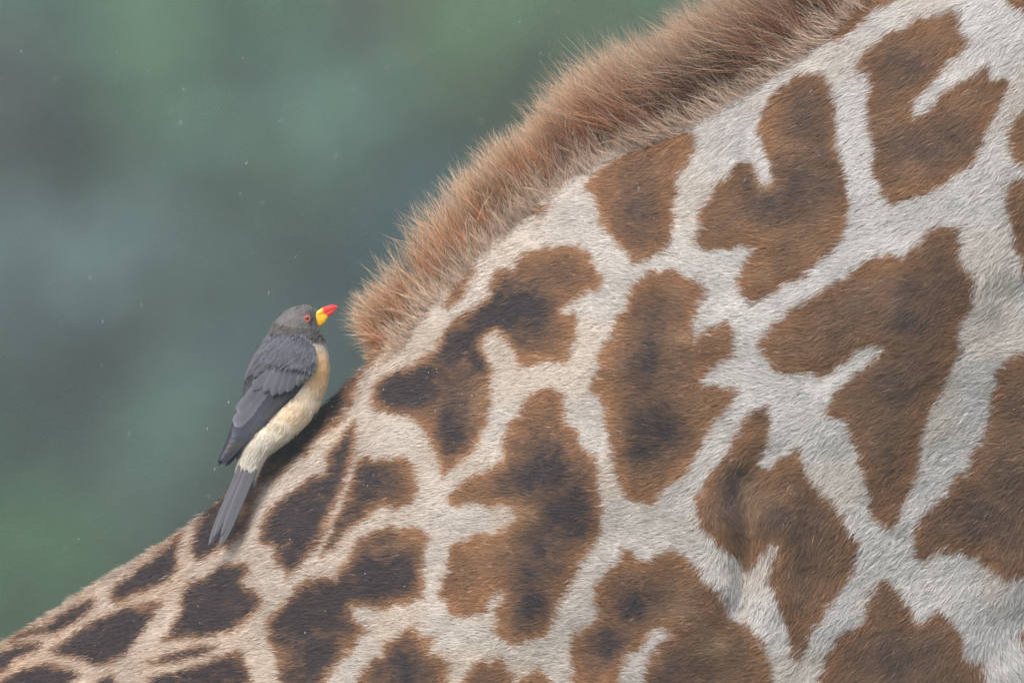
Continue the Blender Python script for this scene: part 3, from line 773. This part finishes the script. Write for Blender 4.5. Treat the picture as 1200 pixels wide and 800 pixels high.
    an = an + 0.22 * N1(rx / 6, ry / 6) + rng.normal(0, 0.15, n)
    d = np.stack([np.cos(an), np.zeros(n), np.sin(an)], -1); d = norm(d - RN * (d * RN).sum(1, keepdims=True))
    hd = sstep(398, 386, ry)
    L = (8 - 3.0 * hd + 5.0 * sstep(490, 540, ry)) * K * rng.uniform(0.6, 1.2, n)
    c = plum(rx, ry) * rng.lognormal(0, 0.07, (n, 1)) * (1 + 0.06 * N6(rx / 4, ry / 4))[:, None]
    o = strands('plumage', attr_mat('plumage_barbs', rough=0.8, spec=0.12, transl=0.25), bodyo, RP - base - RN * 0.0003, d, RN, L,
                np.radians(np.clip(rng.normal(9, 3, n), 2, 20)), np.radians(rng.normal(-2, 3, n)), rng.uniform(0.00035, 0.0007, n), c, np.clip(c * 1.08, 0, 1), 2, rng.normal(0, 0.4, n))
    o['kind'] = 'stuff'

    # lower fringe of the hood, lying over the top of the wing
    hb = np.interp(rx, [312, 320, 340, 356, 370, 380], [386, 389, 395, 395.5, 396, 395])
    sl_ = (np.abs(ry - hb + 5) < 6) & (RN[:, 1] < -0.55)
    ks = np.nonzero(sl_)[0]; ks = np.concatenate([ks] * 3); nk = len(ks)
    c = HEAD * rng.lognormal(0, 0.09, (nk, 1)) * 1.12
    o = strands('plumage', bpy.data.materials['plumage_barbs'], bodyo, RP[ks] - base + RN[ks] * rng.uniform(1.5, 3.5, nk)[:, None] * K + rng.normal(0, 0.0004, (nk, 3)), d[ks], RN[ks], rng.uniform(4, 8, nk) * K,
                np.radians(rng.normal(0, 6, nk)), np.radians(rng.normal(-12, 6, nk)), rng.uniform(0.0005, 0.0009, nk), c, c * 1.06, 2, rng.normal(0, 0.3, nk))
    o['kind'] = 'stuff'

    # bill: two mandibles
    def ruled(pairs, nth=20, m=24, yc=None, flat=1.0, over=0.0):
        A = spline(np.array(pairs, float), np.linspace(0, len(pairs) - 1, m))
        dv = A[:, 2:4] - A[:, 0:2]
        if over > 0: A[:, 2:4] += dv * over
        else: A[:, 0:2] += dv * over
        th = np.arange(nth) * 2 * np.pi / nth; t = (1 - np.cos(th)) / 2
        X = A[:, 0:1] * (1 - t) + A[:, 2:3] * t; Y = A[:, 1:2] * (1 - t) + A[:, 3:4] * t
        flat = 0.5
        D = -A[:, 4:5] * K * np.sign(np.sin(th)) * np.abs(np.sin(th)) ** flat
        yy = y0(Y) if yc is None else yc
        P = W(X, Y, yy + D)
        i, j = np.meshgrid(np.arange(m - 1), np.arange(nth), indexing='ij')
        a0 = i * nth + j; a1 = i * nth + (j + 1) % nth
        F = np.stack([a0, a0 + nth, a1 + nth, a1], -1).reshape(-1, 4)
        V = P.reshape(-1, 3); k = len(V)
        V = np.concatenate([V, P[:1].mean(1), P[-1:].mean(1)])
        T = np.concatenate([np.stack([np.full(nth, k), np.arange(nth), (np.arange(nth) + 1) % nth], -1),
                            np.stack([np.full(nth, k + 1), (m - 1) * nth + (np.arange(nth) + 1) % nth, (m - 1) * nth + np.arange(nth)], -1)])
        return V, [F, T]
    RED = np.array([0.78, 0.045, 0.035]); YEL = np.array([0.90, 0.50, 0.006])
    v, f = ruled([(371.5,364.2,369.5,371.2,5.4),(374.5,362.4,372.5,370.2,5.4),(378,360.2,377,368.7,4.8),(383,358.3,382,366.4,3.6),(388,357.2,387,364.2,2.8),(392.5,357.3,391.6,361.9,1.8),(395.2,358.4,394.8,360.4,.9),(396,359.3,395.9,359.8,.2)], m=60, over=0.2)
    x, y = PX(v)
    mk = sstep(-2.2, 2.4, (x - 378.2) - (y - 363.0) * 0.33)[:, None]
    part('upper_mandible', v, f, horn, bodyo, YEL * (1 - mk) + RED * mk)
    v, f = ruled([(369.8,370,368.2,377.5,5.4),(371.3,369,369.2,381,5.8),(373.5,368.5,371.6,383,5.5),(376,367.9,375.6,382.4,5),(379,367.1,380.5,378.8,4.2),(382,365.9,384.8,371.6,3.3),(387,363.7,390,367.4,2.4),(392,361.4,393.2,363.3,1.3),(395.2,360.5,395.3,360.8,.25)], m=70, over=-0.22)
    x, y = PX(v)
    mk = sstep(-1.8, 1.8, (x - 380.2) - (y - 367.9) * 1.75)[:, None]
    part('lower_mandible', v, f, horn, bodyo, YEL * (1 - mk) + RED * mk * 0.85)

    # eyes, both sides
    bb = BVHTree.FromPolygons([Vector(p) for p in V], [tuple(int(q) for q in ff) for ff in np.concatenate([F[:, [0, 1, 2]], F[:, [0, 2, 3]]])])
    def body_y(px_, py_, far=False):
        o_ = Vector((0, -CD, ZC)); p_ = Vector(W(px_, py_, 0.0)); dd = (p_ - o_).normalized()
        if far: o_ = o_ + dd * 25; dd = -dd
        r = bb.ray_cast(o_, dd)
        return None if r[0] is None else r[0].y
    gloss = attr_mat('eye_wet', rough=0.08, spec=0.7, noise=0.02, coat=0.6)
    wattle = attr_mat('eye_ring_skin', rough=0.5, spec=0.3, noise=0.1, nscale=900)
    for far in (False, True):
        ye = body_y(360.2, 373.2, far); sg = 1 if far else -1
        m, q = 16, 20
        ph = np.linspace(0, np.pi / 2, m); la = np.arange(q) * 2 * np.pi / q
        rr = 3.0
        ex = 360.2 + rr * np.sin(ph)[:, None] * np.cos(la); ez = 373.2 + rr * np.sin(ph)[:, None] * np.sin(la)
        ey = ye - sg * 0.6 * K + sg * 2.0 * K * np.cos(ph)[:, None] + 0 * ex
        Pv = W(ex, ez, ey)
        i, j = np.meshgrid(np.arange(m - 1), np.arange(q), indexing='ij'); a0 = i * q + j; a1 = i * q + (j + 1) % q
        Fq = np.stack([a0, a0 + q, a1 + q, a1], -1).reshape(-1, 4)
        rad = np.hypot(ex - 360.2, ez - 373.2).reshape(-1)
        ce = np.where((rad < 1.55)[:, None], np.array([0.006, 0.005, 0.005]), np.array([0.28, 0.030, 0.018]))
        part('eye', Pv.reshape(-1, 3), [Fq], gloss, bodyo, ce)
        tl = np.arange(28) * 2 * np.pi / 28; tb = np.arange(8) * 2 * np.pi / 8
        TX = 360.2 + (3.15 + 0.8 * np.cos(tb)) * np.cos(tl)[:, None]; TZ = 373.2 + (3.05 + 0.8 * np.cos(tb)) * np.sin(tl)[:, None]
        TY = ye + sg * (0.7 + 0.8 * np.sin(tb)) * K + 0 * TX
        i, j = np.meshgrid(np.arange(28), np.arange(8), indexing='ij')
        Ft = np.stack([i * 8 + j, ((i + 1) % 28) * 8 + j, ((i + 1) % 28) * 8 + (j + 1) % 8, i * 8 + (j + 1) % 8], -1).reshape(-1, 4)
        Vt = W(TX, TZ, TY).reshape(-1, 3)
        part('eye_ring', Vt, [Ft], wattle, bodyo, np.tile([0.62, 0.13, 0.085], (len(Vt), 1)))

    # wings: shell that follows the flank, feathers laid on it
    WSEC = np.array([(333,396.5,345,397),(319,401,358,400.5),(310,410,366,407.5),(302,421,369,420),(297,434,365,436),(293,447,357.5,449),(287,459,345.5,464),(282,470,333,475),(277,482,320,487),(272,497,305,501),(267,511,290,514),(261,526,274,527),(254.5,541,258,542)], float)
    def wing_y(x_, y_):
        b = body_y(x_, y_)
        lim = float(y0(y_)) - np.interp(y_, [390, 430, 480, 520, 550], [20, 26, 22, 17, 12]) * K
        left = np.interp(y_, WSEC[:, 1], WSEC[:, 0]); wd = max(np.interp(y_, WSEC[:, 3], WSEC[:, 2]) - left, 1)
        uu = np.clip((x_ - left) / wd, 0, 1)
        lim = lim + (1 - np.sin(np.pi * min(max(uu, 0.0), 0.5))) * 7 * K
        return lim if b is None else min(lim, b - 0.5 * K)
    def blade(bx, by, tx, ty, hw, lift, tiplift, c, name, parent, yf=wing_y, round_=0.28, pale=1.25, basew=0.55, curve=0.0, nu=10, nv=5, camber=1.2):
        ax = np.array([tx - bx, ty - by], float); Ln = np.hypot(*ax); ax /= Ln; pr = np.array([-ax[1], ax[0]])
        U = np.linspace(0, 1, nu); U = U ** 0.85
        Vv = np.linspace(-1, 1, nv)
        ww = np.where(U < 1 - round_, basew + (1 - basew) * np.sin(np.pi / 2 * np.clip(U / (1 - round_), 0, 1)), np.sqrt(np.clip(1 - ((U - (1 - round_)) / round_) ** 2, 0.0004, 1)))
        vs = []; cs = []
        for a2, wu in zip(U, ww):
            for v in Vv:
                off_ = v * wu * hw + curve * 4 * a2 * (1 - a2)
                x_ = bx + ax[0] * Ln * a2 + pr[0] * off_; y_ = by + ax[1] * Ln * a2 + pr[1] * off_
                dy = yf(x_, y_) - (lift + tiplift * a2 + camber * (1 - v * v)) * K
                vs.append(W(x_, y_, dy))
                ed = max(abs(v) ** 3, sstep(0.85, 1.0, a2))
                sh = 0.88 if abs(v) < 0.1 else 1.0
                cs.append(c * sh * (1 + (pale - 1) * ed + (0.9 if name == 'flight_feather' else 0) * sstep(0.9, 1.0, a2)))
        i, j = np.meshgrid(np.arange(nu - 1), np.arange(nv - 1), indexing='ij'); a0 = (i * nv + j).ravel()
        Fq = np.stack([a0, a0 + 1, a0 + nv + 1, a0 + nv], -1)
        return part(name, np.array(vs), [Fq], fea, parent, np.array(cs) * random.uniform(0.93, 1.07))
    m, q = 40, 18
    A = spline(WSEC, np.linspace(0, len(WSEC) - 1, m)); uu = np.linspace(0, 1, q)
    X = A[:, 0:1] * (1 - uu) + A[:, 2:3] * uu; Y = A[:, 1:2] * (1 - uu) + A[:, 3:4] * uu
    yy = np.array([[wing_y(X[i_, j_], Y[i_, j_]) for j_ in range(q)] for i_ in range(m)])
    bul = (np.sin(np.pi * uu) ** 0.6)[None, :] * 1.5 * K
    Pn = W(X, Y, yy - bul); Pb = W(X, Y, yy + 1.5 * K)
    Vw = np.concatenate([Pn.reshape(-1, 3), Pb.reshape(-1, 3)])
    i, j = np.meshgrid(np.arange(m - 1), np.arange(q - 1), indexing='ij'); a0 = (i * q + j).ravel()
    Fn = np.stack([a0, a0 + 1, a0 + q + 1, a0 + q], -1); Fb = Fn[:, ::-1] + m * q
    ring = np.concatenate([np.arange(q), np.arange(1, m) * q + q - 1, (m - 1) * q + np.arange(q - 2, -1, -1), np.arange(m - 2, 0, -1) * q])
    nx = np.roll(ring, -1)
    Fr = np.stack([nx, ring, ring + m * q, nx + m * q], -1)
    GREY = np.array([0.118, 0.123, 0.150]); PRIM = np.array([0.043, 0.046, 0.066]); BRN = np.array([0.062, 0.056, 0.060])
    xw, yw = PX(Vw)
    cw = GREY * (1 - sstep(440, 470, yw)[:, None]) + PRIM * 0.8 * sstep(440, 470, yw)[:, None]
    wing = part('wing', Vw, [Fn, Fb, Fr], fea, root, cw)
    # primaries and secondaries, lowest first
    FL = [(352,446,253,546.5,5.0,0.6,PRIM*0.95),(348,450,258,539,5.5,1.0,PRIM),(343,452,262.5,532,6.0,1.6,BRN*0.95),(338,453,266.5,525.5,6.5,2.2,BRN),(333,452,270.5,519,7.5,2.8,PRIM*1.05),(326,450,272.5,513,9.0,3.5,PRIM*1.12),(316,446,275,500,9.5,4.2,GREY*0.85),(308,444,279,484,8.0,4.8,GREY*0.85)]
    for bx, by, tx, ty, hw, lf, c in FL:
        blade(bx, by, tx, ty, hw, lf, 0.4, c, 'flight_feather', wing, nu=12, pale=1.45, round_=0.16, basew=0.8, curve=-1.5)
    # greater coverts
    for bx, by, tx, ty, hw in [(362,420,360,446,3.6),(360,419,354.5,448,3.8),(356,418,349,453,4.6),(350,416,336.5,460,6.8),(342,416,327.5,462.5,6.4),(335,417,319,464.5,6.2),(328,418,309.5,460,6.2),(318,420,297,457.5,7.0)]:
        blade(bx, by, tx, ty, hw, 3.6 + 0.25 * (362 - bx) / 5, 1.3, GREY * random.uniform(0.92, 1.08), 'covert_feather', wing, pale=1.08, round_=0.3, basew=0.7)
    # median coverts, rounded, close and uneven; the lesser coverts above them are soft down
    for tx, ty, ln, hw in [(366,422,17,5.5),(358,426,18,6.5),(349,428,19,7.0),(339,431,20,7.0),(329,432,20,7.0),(319,434,20,6.5),(363,414,11,5.0),(352,418,14,7),(336,420,16,7.5)]:
        blade(tx - 2 + 0.12 * (366 - tx), ty - ln, tx, ty, hw, 5.6 + (435 - ty) * 0.07, 0.3, GREY * random.uniform(0.97, 1.04), 'covert_feather', wing, pale=1.0, round_=0.5, basew=0.8, camber=1.2)
    # scapulars and mantle feathers along the back
    for bx, by, tx, ty, hw in [(308,408,287,446,5.0),(312,408,292,441,5.0),(316,408,297.5,443,4.8),(320,408,303,437,5.2),(325,406,309,430,6.0),(332,404,318,424,6.4),(315,404,297,424,5.5),(319,402,304,418,5.8),(340,402,331,416,6.5),(328,400,314,412,6.0)]:
        blade(bx, by, tx, ty, hw, 7.5, 0.8, BACK * random.uniform(0.98, 1.12), 'scapular_feather', wing, pale=1.08, round_=0.4, basew=0.75, camber=1.6)
    sel_t = np.concatenate([Fn[:, [0, 1, 2]], Fn[:, [0, 2, 3]]])
    ct = Vw[sel_t].mean(1); ctx, cty = PX(ct)
    prob = np.linalg.norm(np.cross(Vw[sel_t[:, 1]] - Vw[sel_t[:, 0]], Vw[sel_t[:, 2]] - Vw[sel_t[:, 0]]), axis=1) * sstep(432, 416, cty + 0.15 * (330 - ctx))
    nd = 6500
    pk = rng.choice(len(sel_t), nd, p=prob / prob.sum())
    a_ = rng.random(nd); b_ = rng.random(nd); fl = a_ + b_ > 1; a_[fl] = 1 - a_[fl]; b_[fl] = 1 - b_[fl]
    tq = sel_t[pk]; e1_ = Vw[tq[:, 1]] - Vw[tq[:, 0]]; e2_ = Vw[tq[:, 2]] - Vw[tq[:, 0]]
    DP = Vw[tq[:, 0]] + a_[:, None] * e1_ + b_[:, None] * e2_
    DN = norm(np.cross(e1_, e2_)); DN = DN * np.where(DN[:, 1:2] > 0, -1, 1)
    dx_, dz_ = PX(DP)
    an = np.radians(238 + 14 * (dx_ - 335) / 30) + 0.12 * N1(dx_ / 8, dz_ / 8) + rng.normal(0, 0.10, nd)
    dd = np.stack([np.cos(an), np.zeros(nd), np.sin(an)], -1); dd = norm(dd - DN * (dd * DN).sum(1, keepdims=True))
    cc = GREY * 1.04 * rng.lognormal(0, 0.07, (nd, 1)) * (1 + 0.07 * N3(dx_ / 9, dz_ / 9))[:, None]
    o = strands('wing_down', fea, wing, DP - base + DN * rng.uniform(5.5, 8.0, nd)[:, None] * K, dd, DN, rng.uniform(5, 10, nd) * K, np.radians(rng.normal(3, 4, nd)), np.radians(rng.normal(-5, 4, nd)),
                rng.uniform(0.0006, 0.0012, nd), cc, cc * 1.06, 2, rng.normal(0, 0.3, nd))
    o['kind'] = 'stuff'
    # far wing: one folded shell and its tip
    Vf = Vw.copy()
    Vf = W(np.where(xw > 300, xw - 4, xw), yw, 2 * y0(yw) - Vw[:, 1])
    farw = part('wing', Vf, [Fn[:, ::-1], Fb[:, ::-1], Fr[:, ::-1]], fea, root, cw)
    blade(300, 500, 263.5, 546.5, 3.5, 0, 0, PRIM * 0.7, 'flight_feather', farw, yf=lambda x_, y_: float(y0(y_)) + 8 * K, pale=1.1, basew=0.8)
    # tail: stiff pointed feathers pressed on the back of the giraffe
    def tail_y(x_, y_):
        s_ = skin_y(x_, y_)
        f_ = sstep(545, 600, y_)
        a_ = float(y0(y_)) - 6 * K
        b_ = a_ if s_ is None else min(a_, s_ - 8 * K)
        return a_ * (1 - f_) + b_ * f_
    TG = np.array([0.105, 0.104, 0.120])
    for bx, by, tx, ty, hw, lf, mul in [(q[0], q[1], q[2], q[3], q[4] * 0.86, q[5], q[6]) for q in [(292,548,248,636,4.6,0.0,.82),(284,545,244.5,639,5.2,0.8,.92),(288,545,250,630,4.6,1.8,1.0),(299,548,263,632,4.4,0.6,.85),(297,548,256.3,643,5.6,1.6,.98),(292,546,259,628,4.2,2.6,1.05)]]:
        blade(bx, by, tx, ty, hw, lf, 0.2, TG * mul, 'tail_feather', root, yf=tail_y, pale=1.2, round_=0.42, basew=0.95, nu=14, camber=1.0)
    # feet gripping the hair
    dark = attr_mat('foot_skin', rough=0.7, spec=0.2, noise=0.15, nscale=900)
    for dx, yo in ((2, -4), (6, 8)):
        fv = []; fq = []; ft = []; of = 0
        cx, cy = 352 + dx, 500 - dx * 0.6
        sk = lambda x_, y_: W(x_, y_, min(v_ for v_ in [skin_y(x_, y_), 0.3] if v_ is not None) if False else float(y0(y_)) + yo * K)
        an_ = sk(cx, cy)
        paths = [([sk(cx - 14, cy - 12), an_], [.0018, .0016])]
        for ddx, ddy, yl in ((16, -16, -3), (17, -12, 2), (12, -18, 6), (-9, 10, 0)):
            p1 = sk(cx + ddx * .5, cy + ddy * .5) + np.array([0, yl * K * .5, .001]); p2 = sk(cx + ddx, cy + ddy) + np.array([0, yl * K, -.001])
            paths.append(([an_, p1, p2, p2 + np.array([.0012, 0, -.003])], [.0014, .0013, .0010, .0002]))
        for pth, rd in paths:
            v, f, t_ = tube(pth, rd, 7)
            fv.append(v); fq.append(f + of); ft.append(t_ + of); of += len(v)
        vv = np.concatenate(fv)
        part('foot', vv, [np.concatenate(fq), np.concatenate(ft)], dark, root, np.tile([0.06, 0.05, 0.045], (len(vv), 1)))
bird()

# ------------------------------------------------------------ light rain in the air, beads of water on the coat
def water():
    m = bpy.data.materials.new('rain_water'); m.use_nodes = True
    p = m.node_tree.nodes['Principled BSDF']
    p.inputs['Base Color'].default_value = (0.95, 0.97, 1, 1)
    p.inputs['Roughness'].default_value = 0.05
    p.inputs['IOR'].default_value = 1.33
    p.inputs['Transmission Weight'].default_value = 0.6
    la = np.arange(6) * np.pi / 3
    ring = np.stack([np.cos(la), np.sin(la), 0 * la], -1)
    unit = np.concatenate([[(0, 0, 1)], ring * 0.8 + (0, 0, .5), ring * 0.8 - (0, 0, .5), [(0, 0, -1)]])
    T = [[0, 1 + k, 1 + (k + 1) % 6] for k in range(6)] + [[13, 7 + (k + 1) % 6, 7 + k] for k in range(6)]
    Q = [[1 + k, 7 + k, 7 + (k + 1) % 6, 1 + (k + 1) % 6] for k in range(6)]
    T = np.array(T); Q = np.array(Q)
    n = 1000
    P = np.stack([rng.uniform(-.75, .75, n), rng.uniform(-1.2, 2.4, n), ZC + rng.uniform(-.5, .5, n)], -1)
    hl = rng.uniform(.0005, .0020, n); rd = rng.uniform(.00018, .00034, n)
    V = unit[None] * np.stack([rd, rd, hl], -1)[:, None, :]
    V[:, :, 0] += V[:, :, 2] * rng.normal(0.5, 0.2, n)[:, None]
    V = V + P[:, None, :]
    b = (np.arange(n) * 14)[:, None, None]
    o = mesh_obj('falling_rain', V.reshape(-1, 3), [(b + Q[None]).reshape(-1, 4), (b + T[None]).reshape(-1, 3)], m)
    tag(o, 'fine pale raindrops falling through the air around the bird', 'rain', kind='stuff')
    n = 130
    msk = (cpx > 0) & (cpx < 1200) & (cpy < 800) & (cen[:, 1] < 0) & (above_base(cpx, cpy) < 0)
    P, Nn = sample(msk, n, np.where(cpx < 560, 3.0, 0.6))
    r = rng.uniform(.0003, .0006, n)
    V = unit[None] * r[:, None, None] * np.array([1, 1, .9]) + (P + Nn * rng.uniform(.003, .0055, n)[:, None])[:, None, :]
    b = (np.arange(n) * 14)[:, None, None]
    o = mesh_obj('water_beads', V.reshape(-1, 3), [(b + Q[None]).reshape(-1, 4), (b + T[None]).reshape(-1, 3)], m)
    tag(o, 'tiny beads of rain water caught in the hair of the coat', 'water', kind='stuff')
water()

# ------------------------------------------------------------ the wet air
def haze():
    m = bpy.data.materials.new('wet_air'); m.use_nodes = True
    t = m.node_tree
    t.nodes.remove(t.nodes['Principled BSDF'])
    v = t.nodes.new('ShaderNodeVolumePrincipled')
    v.inputs['Color'].default_value = (0.84, 0.96, 0.92, 1)
    v.inputs['Density'].default_value = 0.0023
    t.links.new(v.outputs[0], t.nodes['Material Output'].inputs['Volume'])
    x0, x1, y0, y1, z0, z1 = -262.0, 262.0, -122.0, 282.0, -2.0, 24.0
    V = [(x, y, z) for x in (x0, x1) for y in (y0, y1) for z in (z0, z1)]
    F = np.array([[0, 1, 3, 2], [4, 6, 7, 5], [0, 4, 5, 1], [2, 3, 7, 6], [0, 2, 6, 4], [1, 5, 7, 3]])
    o = mesh_obj('haze', V, [F], m, smooth=False)
    tag(o, kind='stuff')
haze()
